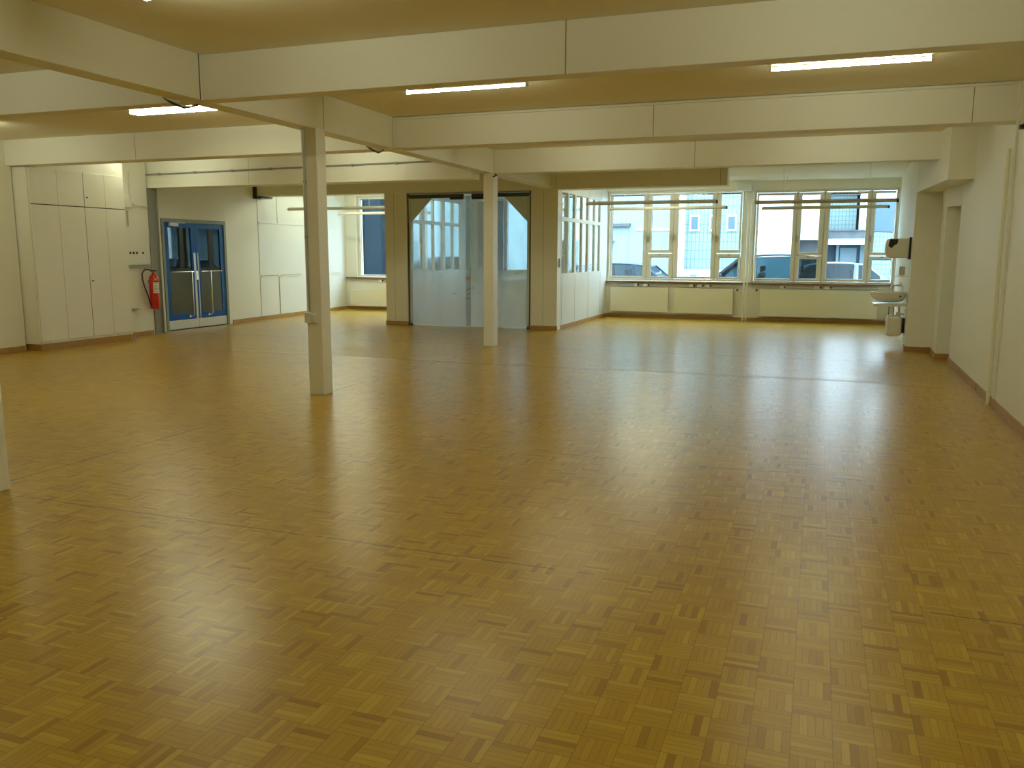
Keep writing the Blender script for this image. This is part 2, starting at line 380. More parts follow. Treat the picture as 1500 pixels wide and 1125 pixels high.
# conduit on middle column
t = thing('cable_conduit', 'thin grey conduit with junction box running down the middle column', 'conduit', (-5.18, 7.79, .9))
obj('conduit_pipe', tube(BM(), [(-5.192, 7.793, 2.84), (-5.19, 7.793, 1.8), (-5.182, 7.793, .92)], .011, 8), m_galv, t, smooth=True)
for z in (2.3, 1.72): obj('clamp', bx(BM(), -5.205, -5.177, 7.78, 7.806, z-.015, z+.015), m_galv, t)
obj('junction_box', bx(BM(), -5.235, -5.16, 7.765, 7.804, .80, .91), m_plastic, t, bevel=.006)
obj('socket_box', bx(BM(), -5.155, -5.095, 7.765, 7.804, .80, .895), m_plastic, t, bevel=.006)

# ---------------- skirting ----------------
def skirt(name, pts, m=m_wood, h=.085):
    b = BM()
    for (xa, ya), (xb, yb) in zip(pts, pts[1:]):
        d = Vector((xb-xa, yb-ya, 0)).normalized(); n = Vector((-d.y, d.x, 0))*.018
        prism(b, [(xa, ya), (xb, yb), (xb+n.x, yb+n.y), (xa+n.x, ya+n.y)], 0.001, h)
    return struct(name, b, m)
skirt('baseboard_right', [(rx(-4), -4), (rx(13.44), 13.44)])
skirt('baseboard_niche', [(2.2, 13.93), (1.735, 13.93), (1.77, 14.84), (1.40, 14.84), (sx(15.2), 15.2)])
struct('trim_5', bx(BM(), rx(10.75)-.02, rx(10.75)-.001, 10.74, 10.76, .001, .086), m_seam)
skirt('baseboard_back', [(sx(20.59), 20.59), (-4.95, 20.59)])
skirt('baseboard_back_left', [(-8.75, 20.59), (-12.44, 20.59), (-12.20, 16.35), (-12.12, 15.4), (-12.10, 15.2)])
skirt('baseboard_left', [(-11.88, 12.6), (-11.86, 11.84)])
skirt('baseboard_left_near', [(-11.765, 9.72), (-11.80, -4)])

# ---------------- cabinet ----------------
t = thing('built_in_cabinet', 'tall cream built-in cupboard with four doors on a brown plinth', 'cabinet', (-11.6, 10.7, 0))
X1 = -11.46
obj('carcass', bx(bx(BM(), -12.04, X1-.02, 9.96, 11.685, .11, 3.20), -12.04, X1-.02, 9.76, 9.955, .11, 2.85), m_paint, t)
obj('plinth', bx(BM(), -12.04, X1-.03, 9.79, 11.66, .001, .11), m_wood, t)
for (y0, y1) in ((9.79, 10.80), (10.81, 11.655)):
    for (z0, z1, nm) in ((.15, 2.285, 'door'), (2.30, 2.85, 'upper_door')):
        d = obj(nm, bx(BM(), X1-.02, X1, y0, y1, z0, z1), m_paint, t, bevel=.003)
        if y0 > 10: obj('lock', cyl(BM(), (X1, y0+.05, 1.08 if nm == 'door' else 2.45), (X1+.006, y0+.05, 1.08 if nm == 'door' else 2.45), .014), m_black, d)
obj('door_joints', bx(bx(BM(), X1-.019, X1-.003, 9.79, 11.66, 2.286, 2.299), X1-.019, X1-.003, 10.80, 10.81, .15, 2.85), m_seam, t)
obj('panel_lines', bx(bx(BM(), X1, X1+.001, 10.29, 10.295, .15, 2.85), X1, X1+.001, 11.24, 11.245, .15, 2.85), m_seamlt, t)
obj('foot', cyl(BM(), (X1-.01, 11.70, .002), (X1-.01, 11.70, .06), .02), m_galv, t)

# ---------------- wall with cable holes, bar ----------------
t = thing('wall_plate', 'cream wall panel with four dark round holes above grey rail', 'panel', (-11.88, 12.3, 1.5))
obj('plate', bx(BM(), -11.875, -11.862, 12.02, 12.60, 1.335, 2.02), m_paint, t)
for y in (12.13, 12.21, 12.29, 12.44): obj('round_hole', cyl(BM(), (-11.864, y, 1.545), (-11.855, y, 1.545), .022), m_black, t)
tag(obj('metal_rail', bx(BM(), -11.87, -11.83, 12.0, 12.60, 1.275, 1.325), m_steel), 'short grey metal rail under the cable panel above the extinguisher', 'rail')
t = thing('junction_box', 'small wall box with a thin lever and pipes high beside the cupboard', 'junction box', (-11.86, 12.05, 2.4))
obj('box', bx(BM(), -11.87, -11.80, 11.95, 12.18, 2.36, 2.50), m_plastic, t, bevel=.006)
obj('lever', bx(BM(), -11.84, -11.82, 12.08, 12.10, 2.02, 2.30), m_seamlt, t)
tag(obj('wall_conduit', tube(BM(), [(-11.82, 12.18, 3.0), (-11.82, 12.18, 2.52), (-11.83, 12.19, 2.45), (-11.84, 12.30, 2.42), (-11.84, 12.6, 2.40)], .010), m_plastic, smooth=True), 'thin white pipe bending from beam end to the steel post', 'pipe')
tag(obj('pipe_stub', bx(BM(), -11.87, -11.80, 12.08, 12.20, .50, .53), m_galv), 'tiny metal bracket low on the wall beside the cupboard', 'bracket')
# steel post and bracket
t = thing('steel_post', 'grey steel H-shaped post beside the blue double doors', 'post', (-11.93, 12.78, 0))
b = bx(BM(), -12.06, -11.86, 12.645, 12.665, 0.001, 2.745); bx(b, -12.06, -11.86, 12.865, 12.885, 0.001, 2.745)
obj('flange', b, m_steel, t); obj('web', bx(BM(), -11.90, -11.885, 12.665, 12.865, 0.001, 2.745), m_steel, t)
t = thing('steel_bracket', 'dark grey steel angle holding the left end of the rear beam', 'bracket', (-12.15, 16.2, 2.8))
obj('upright', bx(BM(), -12.19, -12.12, 16.22, 16.275, 2.775, 3.15), m_steeldk, t)
obj('foot_plate', bx(BM(), -12.19, -11.95, 16.22, 16.62, 2.78, 2.822), m_steeldk, t)
# conduit on beam 3
t = thing('beam_conduit', 'grey conduit pipe with clips running along the rear left beam', 'conduit', (-9, 12.66, 3.0))
obj('conduit_pipe', tube(BM(), [(-11.9, 12.655, 2.985), (-8, 12.655, 3.02), (-5.33, 12.655, 3.04)], .014), m_steel, t, smooth=True)
for i in range(8): obj('clip', bx(BM(), -11.6+i*.82, -11.56+i*.82, 12.64, 12.68, 2.97+.0085*i*.7, 3.012+.0085*i*.7), m_steel, t)

# ---------------- blue doors ----------------
D = sempty('door_1', (dx, 14.15, 0))
b = bx(BM(), dx-.10, dx+.012, 13.20, 13.265, .001, 2.215); bx(b, dx-.10, dx+.012, 15.03, 15.095, .001, 2.215); bx(b, dx-.10, dx+.012, 13.265, 15.03, 2.15, 2.215)
struct('door_frame', b, m_doorframe, D)
struct('threshold', bx(BM(), dx-.10, dx+.01, 13.265, 15.03, .001, .012), m_black, D)
def leaf(y0, y1, mid):
    xa, xb = dx-.055, dx-.01
    g0, g1 = y0+.115, y1-.115
    b = bx(BM(), xa, xb, y0, g0, .20, 2.145); bx(b, xa, xb, g1, y1, .20, 2.145); bx(b, xa, xb, g0, g1, .20, .32); bx(b, xa, xb, g0, g1, 2.045, 2.145)
    d = struct('door_leaf', b, m_blue, D)
    struct('kick_plate', bx(BM(), xa-.002, xb+.004, y0+.002, y1-.002, .02, .198), m_alu, d)
    struct('glass_pane', bx(BM(), xa+.02, xa+.026, g0, g1, 1.175, 2.045), m_doorglass, d)
    struct('lower_panel', bx(BM(), xa+.015, xa+.03, g0, g1, .32, 1.165), m_doorpanel, d)
    struct('push_bar', tube(BM(), [(xb+.03, g0, 1.17), (xb+.03, g1, 1.17)], .008), m_chrome, d, smooth=True)
    yh = mid; s = 1 if mid > 14.1 else -1
    struct('pull_handle', tube(BM(), [(xb, yh, 1.17), (xb+.06, yh, 1.17), (xb+.07, yh, 1.14), (xb+.07, yh, .30), (xb+.06, yh-.02, .27), (xb, yh-.05, .27)], .012), m_chrome, d, smooth=True)
    struct('handle_rose', cyl(BM(), (xb, yh-.05, .265), (xb+.012, yh-.05, .265), .032), m_chrome, d)
    e0 = y1-.11 if s < 0 else y0
    struct('edge_plate', bx(BM(), xb, xb+.006, e0+.04, e0+.10 if s < 0 else e0+.06, .20, 1.55), m_alu, d)
    return d
l1 = leaf(13.27, 14.145, 13.93); l2 = leaf(14.15, 15.025, 14.50)
struct('lock_case', bx(BM(), dx-.008, dx+.006, 14.11, 14.17, 1.0, 1.18), m_chrome, D)
struct('lever_handle', tube(BM(), [(dx, 14.12, 1.10), (dx+.05, 14.12, 1.10), (dx+.05, 14.0, 1.10)], .010), m_chrome, D, smooth=True)
t = struct('door_closer', bx(BM(), dx-.01, dx+.04, 13.40, 13.64, 2.075, 2.13), m_alu, D, bevel=.008)
struct('closer_arm', bx(BM(), dx-.005, dx+.03, 13.42, 13.85, 2.137, 2.148), m_alu, D)
# corridor beyond
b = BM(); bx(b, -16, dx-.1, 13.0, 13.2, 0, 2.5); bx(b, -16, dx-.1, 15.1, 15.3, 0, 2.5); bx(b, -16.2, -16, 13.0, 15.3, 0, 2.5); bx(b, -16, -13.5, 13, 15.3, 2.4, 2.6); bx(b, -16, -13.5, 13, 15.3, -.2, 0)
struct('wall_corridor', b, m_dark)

# ---------------- fire extinguisher ----------------
ex, ey = -11.76, 12.56
t = thing('fire_extinguisher', 'red fire extinguisher with black hose hanging beside grey post', 'fire extinguisher', (ex, ey, .5))
c = (ex, ey, .50)
body = obj('cylinder', lathe(BM(), c, [(.075, 0), (.088, .012), (.09, .03), (.09, .54), (.082, .59), (.055, .63), (.03, .65), (.028, .67)], 28), m_red, t, smooth=True)
obj('valve', bx(cyl(BM(), (ex, ey, 1.165), (ex, ey, 1.215), .022), ex-.02, ex+.075, ey-.012, ey+.012, 1.205, 1.225), m_black, t)
obj('safety_pin', tube(BM(), [(ex-.03, ey-.015, 1.19), (ex+.03, ey-.015, 1.19)], .008), m_yel, t)
obj('hose', tube(BM(), [(ex-.02, ey-.01, 1.20), (ex-.05, ey-.05, 1.235), (ex-.08, ey-.12, 1.24), (ex-.075, ey-.20, 1.17), (ex-.06, ey-.215, 1.05), (ex-.04, ey-.19, .90), (ex-.02, ey-.15, .76), (ex-.01, ey-.115, .62), (ex, ey-.10, .57)], .013, 10), m_black, t, smooth=True)
def wrap(bm, a0, a1, z0, z1, r):
    n = 8; pa = [(ex+r*math.cos(a0+(a1-a0)*i/n), ey+r*math.sin(a0+(a1-a0)*i/n)) for i in range(n+1)]
    pb = [(ex+(r-.003)*math.cos(a0+(a1-a0)*i/n), ey+(r-.003)*math.sin(a0+(a1-a0)*i/n)) for i in range(n+1)]
    return prism(bm, pa+pb[::-1], z0, z1)
obj('instruction_label', wrap(BM(), -1.0, .35, .80, 1.0, .0915), m_paper, t)
b = BM()
for z in (.975, .93, .905, .88, .855, .83): wrap(b, -.85, .2, z, z+.008, .0922)
obj('label_text', b, m_ink, t)
obj('sticker', wrap(BM(), -.7, -.2, 1.035, 1.075, .0915), m_yel, t)
obj('wall_hook', bx(BM(), -11.88, ex-.06, ey-.02, ey+.02, 1.0, 1.03), m_black, t)

# ---------------- rear piers, partition walls ----------------
PY = 16.37
def pier(nm, x0, xm, x1):
    e = sempty(nm, ((x0+x1)/2, PY, 0))
    struct('casing', bx(bx(BM(), x0, xm, PY, PY+.26, 0, 2.825), xm, x1, PY, PY+.26, 0, 2.825), m_beam, e)
    struct('joint', bx(BM(), xm-.004, xm+.004, PY-.001, PY+.01, .09, 2.825), m_seamlt, e)
    struct('skirting', bx(BM(), x0-.01, x1+.012, PY-.015, PY, .001, .085), m_wood, e)
pier('wall_pier_left', -8.90, -8.68, -8.37)
pier('wall_pier_right', -5.55, -5.28, -4.98)

def partition(nm, xf, th, side, fr):  # glazed partition along y
    e = sempty(nm, (xf, 18.6, 0)); y0, y1 = PY+.26, BY-.005
    xa, xb = (xf-th, xf)
    groups = [(16.66, 17.62), (17.76, 18.74), (18.90, 19.86)]
    b = bx(BM(), xa, xb, y0, y1, 0, 1.15); bx(b, xa, xb, y0, y1, 2.80, CZ)
    bx(b, xa, xb, y0, groups[0][0], 1.15, 2.80); bx(b, xa, xb, groups[2][1], y1, 1.15, 2.80)
    bx(b, xa, xb, 17.62, 17.76, 1.15, 2.8); bx(b, xa, xb, 18.74, 18.90, 1.15, 2.8)
    bx(b, xa-.003, xb+.003, groups[0][0], groups[2][1], 2.225, 2.305)
    for g0, g1 in groups:
        m_ = (g0+g1)/2; bx(b, xa, xb, m_-.035, m_+.035, 1.15, 2.8)
    struct('panel', b, m_white, e)
    for g0, g1 in groups: struct('glass_pane', bx(BM(), xa+th/2-.003, xa+th/2+.003, g0, g1, 1.15, 2.8), m_glass, e)
    b = BM(); s = xb if side > 0 else xa
    for y in (16.70, 17.69, 18.82, 19.95): bx(b, s-.002, s+.002, y-.004, y+.004, .09, 1.13)
    for y in (18.82, 19.95): bx(b, s-.002, s+.002, y-.004, y+.004, 2.82, CZ)
    struct('joint', b, m_seamlt, e)
    struct('skirting', bx(BM(), s, s+.014*side, y0, y1-.02, .001, .085), m_wood, e)
partition('wall_partition_right', -4.975, .06, 1, None)
partition('wall_partition_left', -8.62, .06, 1, None)
tag(obj('door_latch', bx(BM(), -4.975, -4.95, 16.45, 16.48, 1.28, 1.46), m_galv, bevel=.004), 'small metal latch on the edge of the right pier', 'latch')

# ---------------- flexible plastic door ----------------
t = thing('flexible_curtain_door', 'double swing door of scratched clear plastic between the piers', 'curtain door', (-6.96, 16.47, 0))
FX0, FX1, FY = -8.365, -5.555, 16.45
obj('side_frame', bx(BM(), FX0, FX0+.035, FY-.05, FY+.05, .001, 2.82), m_steeldk, t)
obj('side_frame', bx(BM(), FX1-.035, FX1, FY-.05, FY+.05, .001, 2.82), m_steeldk, t)
obj('top_frame', bx(BM(), FX0+.035, FX1-.035, FY-.04, FY+.04, 2.79, 2.822), m_galv, t)
for s, xp in ((1, FX0), (-1, FX1)):
    obj('hinge_post', tube(BM(), [(xp+s*.06, FY-.04, .06), (xp+s*.06, FY-.04, 2.75)], .028, 12), m_rubber, t, smooth=True)
    obj('foot_pivot', cyl(cyl(BM(), (xp+s*.06, FY-.04, .001), (xp+s*.06, FY-.04, .03), .035), (xp+s*.06, FY-.04, .03), (xp+s*.06, FY-.04, .08), .016), m_steeldk, t)
    xc = -6.96
    obj('carrier_arm', bx(BM(), xp+s*.04, xc-s*.09, FY-.07, FY-.02, 2.71, 2.785), m_steeldk, t, bevel=.01)
    obj('arm_end', tube(BM(), [(xc-s*.40, FY-.045, 2.70), (xc-s*.10, FY-.045, 2.70)], .03, 12), m_black, t, smooth=True)
    b = BM(); P3 = [(xp+s*.03, 2.74), (xp+s*.62, 2.74), (xp+s*.08, 2.20), (xp+s*.03, 2.20)]
    va = [b.verts.new((x, FY-.052, z)) for x, z in P3]; vb = [b.verts.new((x, FY-.042, z)) for x, z in P3]
    b.faces.new(va); b.faces.new(vb[::-1])
    for i in range(4): b.faces.new((va[i], va[(i+1) % 4], vb[(i+1) % 4], vb[i]))
    obj('corner_gusset', b, m_rubber, t)
    obj('leaf', bx(BM(), xp+s*.06, xc+s*.05, FY-.03 if s > 0 else FY-.018, FY-.025 if s > 0 else FY-.013, .012, 2.74), m_pvc, t)
ov = obj('overlap_strip', bx(BM(), -7.02, -6.90, FY-.036, FY-.032, .02, 2.5), m_pvc2, t)
obj('orange_patch', bx(BM(), -7.02, -6.91, FY-.039, FY-.037, 1.0, 1.08), mat('orange_smear', (.45, .27, .2), .6), ov)
b = BM()
for (x0, z0, x1, z1) in ((-7.0, .78, -6.91, .83), (-6.88, .83, -6.84, .83), (-7.0, .60, -6.92, .61), (-6.97, .68, -6.93, .72), (-7.32, .72, -7.26, .69), (-7.63, 1.06, -7.60, 1.07)):
    tube(b, [(x0, FY-.040, z0), (x1, FY-.040, z1)], .006, 6)
obj('scuff_marks', b, m_black, t)

# ---------------- windows ----------------
def window(nm, x0, x1, z0, z1, units, zr=(1.49, 1.66), zg=(1.015, 2.98), frame=m_frame, wide=False):
    W = sempty(nm, ((x0+x1)/2, BY, z0)); ya, yb = BY+.09, BY+.16
    b = bx(BM(), x0, x0+.05, ya, yb, z0, z1); bx(b, x1-.05, x1, ya, yb, z0, z1); bx(b, x0+.05, x1-.05, ya, yb, z0, z0+.05); bx(b, x0+.05, x1-.05, ya, yb, z1-.05, z1)
    for (a, c), (d, e) in zip(units, units[1:]):
        mid = (c+d)/2; bx(b, mid-.03, mid+.03, ya, yb, z0+.05, z1-.05)
    struct('window_frame', b, frame, W)
    edges = [x0+.05]+[((units[i][1]+units[i+1][0])/2) for i in range(len(units)-1)]+[x1-.05]
    for i, (a, c) in enumerate(units):
        l, r = edges[i]+.012, edges[i+1]-.012
        spans = [(z0+.06, z1-.06, zg[0], zg[1])] if i % 2 == 0 or wide else [(z0+.06, (zr[0]+zr[1])/2-.012, zg[0], zr[0]), ((zr[0]+zr[1])/2+.012, z1-.06, zr[1], zg[1])]
        for s0, s1, g0, g1 in spans:
            b = BM(); yc, yd = ya-.03, ya+.025
            bx(b, l, a, yc, yd, s0, s1); bx(b, c, r, yc, yd, s0, s1); bx(b, a, c, yc, yd, s0, g0); bx(b, a, c, yc, yd, g1, s1)
            s = struct('sash', b, frame, W, bevel=.006)
            struct('glass_pane', bx(BM(), a, c, ya+.0, ya+.006, g0, g1), m_glass, s)
            struct('seal', bx(bx(BM(), a, c, ya+.008, ya+.02, g1-.02, g1), a, a+.008, ya+.008, ya+.02, g0, g1), mat_seal, s)
        if i % 2 and not wide:
            struct('window_handle', bx(BM(), l+.0, l+.03, ya-.06, ya-.03, 1.84, 1.98), m_galv, W, bevel=.004)
            struct('latch', bx(BM(), (a+c)/2-.03, (a+c)/2+.03, ya-.045, ya-.03, zr[0]+.045, zr[0]+.06), m_black, W)
    return W
mat_seal = mat('grey_seal', (0.10, 0.16, 0.26), 0.5)
window('window_1', -4.985, -1.695, .905, 3.065, [(-4.865, -4.09), (-3.885, -3.45), (-3.24, -2.44), (-2.24, -1.80)])
window('window_2', -1.485, 1.605, .885, 3.025, [(-1.385, -.615), (-.43, -.04), (.18, .955), (1.135, 1.53)], zr=(1.45, 1.61), zg=(1.0, 2.93))
window('window_3', -12.095, -8.905, .905, 3.095, [(-12.0, -11.19), (-10.98, -10.2), (-9.98, -9.0)], zg=(.97, 3.02), wide=True)
window('window_4', -8.455, -5.105, .905, 3.055, [(-8.36, -8.0), (-7.65, -6.25), (-6.0, -5.22)], zg=(1.14, 2.97), wide=True)
struct('trim_6', bx(BM(), -7.98, -7.72, BY-.06, BY-.001, 0.001, 2.9), mat('blue_door_edge', (.06, .2, .42), .4))
b = BM(); bx(b, -8.44, -7.9, BY-.05, BY-.002, 0.001, 2.9)
struct('trim_7', b, mat('grey_goods_door', (.34, .36, .36), .5))
# sills
def sill(nm, x0, x1, z):
    return struct(nm, bx(BM(), x0, x1, BY-.10, BY+.06, z-.035, z), m_sill, bevel=.004)
sill('trim_8', -4.97, sx(20.5)-.005, .895); sill('trim_9', -12.42, -8.9, .895)
def duct(x0, x1, z0, z1, lab):
    tag(obj('cable_duct', bx(BM(), x0, x1, BY-.035, BY-.001, z0, z1), mat('grey_duct', (.62, .60, .54), .5)), lab, 'cable duct')
duct(-4.7, -1.72, .775, .84, 'grey cable duct under the sill of the left big window')
duct(-1.46, 1.3, .765, .83, 'grey cable duct under the sill of the right big window')
duct(-12.3, -8.95, .775, .84, 'grey cable duct under the sill of the small far-left window')
k = 0
near_lab = ['first white socket from the left under the left big window', 'second white socket from the left under the left big window', 'third white socket from the left under the left big window', 'fourth white socket from the left under the left big window', 'rightmost white socket under the left big window', 'leftmost socket under the right big window', 'middle socket under the right big window', 'rightmost socket under the right big window', 'white socket under the window in far-left bay']
for x in (-4.22, -3.98, -2.86, -2.66, -2.47, -.77, 0.0, .22, -11.35):
    t = thing('socket_outlet', near_lab[k], 'socket', (x, BY-.04, .8), 'socket outlets under the windows')
    wd = (.04, .06, .05, .055, .05, .04, .06, .06, .05)[k]
    obj('box', bx(BM(), x-wd, x+wd, BY-.065, BY-.036, .765, .845), m_plastic, t, bevel=.006)
    obj('socket_hole', cyl(BM(), (x+wd+.02, BY-.035, .805), (x+wd+.02, BY-.055, .805), .02), m_black, t)
    k += 1

# radiators
def radiator(x0, x1, z0, z1, lab, valve=None):
    t = thing('radiator', lab, 'radiator', ((x0+x1)/2, BY-.1, z0), 'cream radiators below the windows')
    b = BM(); n = 8; h = (z1-z0)/n
    for i in range(n): bx(b, x0, x1, BY-.14, BY-.10, z0+i*h+.009, z0+(i+1)*h-.009)
    bx(b, x0+.004, x1-.004, BY-.134, BY-.06, z0+.002, z1-.002)
    obj('panel', b, m_rad, t)
    for xx in (x0+.2, x1-.2): obj('wall_bracket', bx(BM(), xx-.02, xx+.02, BY-.06, BY-.005, z0+.1, z1-.1), m_rad, t)
    if valve:
        obj('valve', cyl(BM(), (valve, BY-.10, z1-.03), (valve, BY-.14, z1-.03), .024), m_black, t)
        obj('valve_pipe', tube(BM(), [(x1 if valve > x1 else x0, BY-.09, z1-.05), (valve+(.12 if valve > x1 else -.12), BY-.09, z1-.05)], .012), m_rad, t)
    return t
radiator(-4.83, -3.40, .145, .745, 'left cream radiator under left big window')
radiator(-3.26, -1.86, .135, .745, 'right cream radiator under left big window with black valve', -1.77)
radiator(-1.25, 1.30, .115, .755, 'long cream radiator under the right big window near basin', -1.33)
radiator(-12.28, -9.6, .095, .565, 'cream radiator under the window in far-left bay')
obj_ = tag(obj('radiator_link', bx(BM(), -3.40, -3.26, BY-.10, BY-.06, .14, .19), m_rad), 'short cream connecting piece between the two left radiators', 'pipe')
# risers with Y-shaped heads
t = thing('heating_pipes', 'pair of thin white heating pipes between the two big windows', 'pipes', (-1.57, BY-.2, 0))
for s, x in ((-1, -1.615), (1, -1.545)):
    obj('pipe', tube(BM(), [(x, BY-.22, .001), (x, BY-.22, 2.72), (x+s*.05, BY-.2, 2.84), (x+s*.05, BY-.1, 3.0)], .017), m_rad, t, smooth=True)
obj('cross_pipe', tube(BM(), [(-1.84, BY-.20, .09), (-1.28, BY-.20, .09)], .011), m_rad, t)
tag(obj('duct_box', prism(BM(), [(-1.86, BY-.45), (-1.55, BY-.45), (-1.55, BY-.02), (-1.86, BY-.02)], 3.005, 3.15), m_white, bevel=.01), 'small white box under the ceiling above the heating pipes', 'box')
# wall pipes at right
t = thing('wall_pipes', 'two cream vertical pipes running down the right wall', 'pipes', (1.74, 9.82, 0))
obj('pipe', tube(BM(), [(1.752, 9.80, .001), (1.752, 9.86, 1.2), (1.756, 9.93, 2.62)], .02), m_rad, t, smooth=True)
obj('pipe', tube(BM(), [(1.765, 9.60, .10), (1.765, 9.64, 1.6), (1.765, 9.68, 2.86)], .013), m_paint, t, smooth=True)
tag(obj('beam_cable', tube(BM(), [(1.735, 9.56, 3.2), (1.74, 9.56, 3.16), (1.74, 9.56, 2.86)], .010), m_beam, smooth=True), 'cream cable dropping at the right end of the beam', 'cable')
t = thing('wall_switch', 'small black switch with cable at right wall below the beam end', 'switch', (1.75, 9.5, 2.78))
obj('switch_body', bx(BM(), 1.735, 1.78, 9.40, 9.45, 2.745, 2.785), m_black, t)
obj('cable', tube(BM(), [(1.755, 9.41, 2.77), (1.752, 9.1, 2.82), (1.745, 8.6, 2.93)], .006), m_black, t)

# ---------------- lamps ----------------
def batten(xc, y, lab, z=CZ, twin=False):
    t = thing('fluorescent_lamp', lab, 'ceiling lamp', (xc, y, z), 'lit fluorescent tubes under the ceiling')
    obj('housing', bx(BM(), xc-.67, xc+.67, y-(.08 if twin else .035), y+(.08 if twin else .035), z-.05, z-.002), m_body, t, bevel=.004)
    for s in (-1, 1): obj('lamp_holder', bx(BM(), xc+s*.63, xc+s*.655, y-.018, y+.018, z-.10, z-.05), m_plastic, t)
    for dy in ((-.05, .05) if twin else (0,)): obj('tube', tube(BM(), [(xc-.63, y+dy, z-.082), (xc+.63, y+dy, z-.082)], .019 if twin else .015, 6), m_tube, t, smooth=True)
    return t
L0 = batten(-6.95, 7.95, 'lit fluorescent tube left of the girder, cables dangling beside it', twin=True)
L1 = batten(-3.36, 7.86, 'lit fluorescent tube just right of the girder before the long beam')
dup(L1, (3.51, .09, 0), 'lit fluorescent tube farthest right on the ceiling')
dup(L1, (-7.5, .33, 0), 'lit fluorescent tube beyond the left edge near cupboard')
dup(L1, (-.13, -3.38, 0), 'nearest lit tube, only its end showing at top edge')
for k, dxx in enumerate((-7.4, -3.85, 0, 3.45)): dup(L1, (dxx, 3.78, 0), 'lit fluorescent tube hidden behind the second beam, ' + ('far left', 'mid left of the girder', 'just right of the girder', 'far right')[k])
for k, (a, c) in enumerate(((-3.8, -3.4), (3.4, -3.4), (.1, -6.7), (3.4, -6.7))): dup(L1, (a, c, 0), 'added lit tube above the picture, ' + ('left of the girder', 'right side of the room', 'over the viewer', 'over the viewer by the right wall')[k])  # unseen tubes added to brighten beams and columns facing the viewer
dup(L0, (-4.15, 10.45, 0), 'lit tube in the far-left bay hidden behind the rear beam')
dup(L0, (-2.4, 9.5, 0), 'added lit tube pair in the far-left bay behind the rear beam')  # second unseen pair, added to lift the wall by the blue doors
dup(L0, (3.45, 10.45, 0), 'lit tube in the right window bay hidden behind the rear beam')
# cable bundles under the girder
def cable_loop(nm, x, y, lab):
    t = thing(nm, lab, 'cable', (x, y, GZ))
    for k in range(3):
        obj('cable', tube(BM(), [(x-.02*k, y-.30+.03*k, GZ-.004), (x+.02, y-.2, GZ-.03-.012*k), (x+.03+.01*k, y-.1, GZ-.055-.01*k), (x+.02, y+.02, GZ-.045), (x, y+.10+.02*k, GZ-.008)], .007, 6), m_steeldk if k else m_beam, t, smooth=True)
cable_loop('loose_cable', GX0+.04, 6.15, 'dark loose cables under the girder beside the left lit tube')
cable_loop('loose_cable', GX0+.05, 9.55, 'dark loose cables under the girder near the middle column')
tag(obj('cable_drop', tube(BM(), [(GX1+.012, 9.63, CZ-.02), (GX1+.012, 9.63, GZ+.02), (GX1-.02, 9.62, GZ-.012), (GX1-.12, 9.6, GZ-.02)], .010), m_beam, smooth=True), 'cream cable in the corner of girder and second beam', 'cable')
tag(obj('cable_stub', tube(BM(), [(-5.07, 13.1, GZ-.01), (-5.0, 13.0, GZ-.04), (-5.06, 12.98, GZ-.07)], .012), m_steeldk), 'short dark cable at the head of the far column', 'cable')

# unlit pendant battens near the windows
def pendant(x0, x1, y, z, lab):
    t = thing('pendant_lamp', lab, 'pendant lamp', ((x0+x1)/2, y, z), 'long unlit pendant lamps before the windows')
    obj('housing', tube(BM(), [(x0, y, z), (x1, y, z)], .028, 12), m_pend, t, smooth=True)
    obj('diffuser', bx(BM(), x0+.02, x1-.02, y-.02, y+.02, z+.02, z+.045), m_lampoff, t)
    for xx in (x0-.01, x1-.02): obj('end_cap', tube(BM(), [(xx, y, z), (xx+.03, y, z)], .033, 12), m_black if xx > x0 else m_pend, t)
    for xx in (x0+.5, x1-.5): obj('suspension_wire', tube(BM(), [(xx, y, z+.02), (xx, y, CZ)], .004, 6), m_plastic, t)
    return t
pendant(-4.62, -1.95, 17.25, 2.585, 'nearer unlit pendant lamp before the left big window')
pendant(-4.64, -1.98, 19.45, 2.585, 'farther unlit pendant lamp before the left big window')
pendant(-1.215, 1.32, 17.2, 2.545, 'nearer unlit pendant lamp before the right big window')
pendant(-1.225, 1.33, 19.45, 2.55, 'farther unlit pendant lamp before the right big window')
pendant(-11.93, -9.25, 17.2, 2.575, 'nearer unlit pendant lamp in the far-left bay')
pendant(-11.94, -9.3, 19.45, 2.57, 'farther unlit pendant lamp in the far-left bay')
for x, y, lab in ((-4.1, 19.52, 'curved white lamp cable above the left big window'), (-10.5, 17.27, 'curved white lamp cable in the far-left bay')):
    tag(obj('lamp_cable', tube(BM(), [(x, y, 2.62), (x-.1, y, 2.75), (x-.22, y, 2.9), (x-.4, y, 3.1), (x-.5, y, CZ-.005)], .008), m_plastic, smooth=True), lab, 'cable')

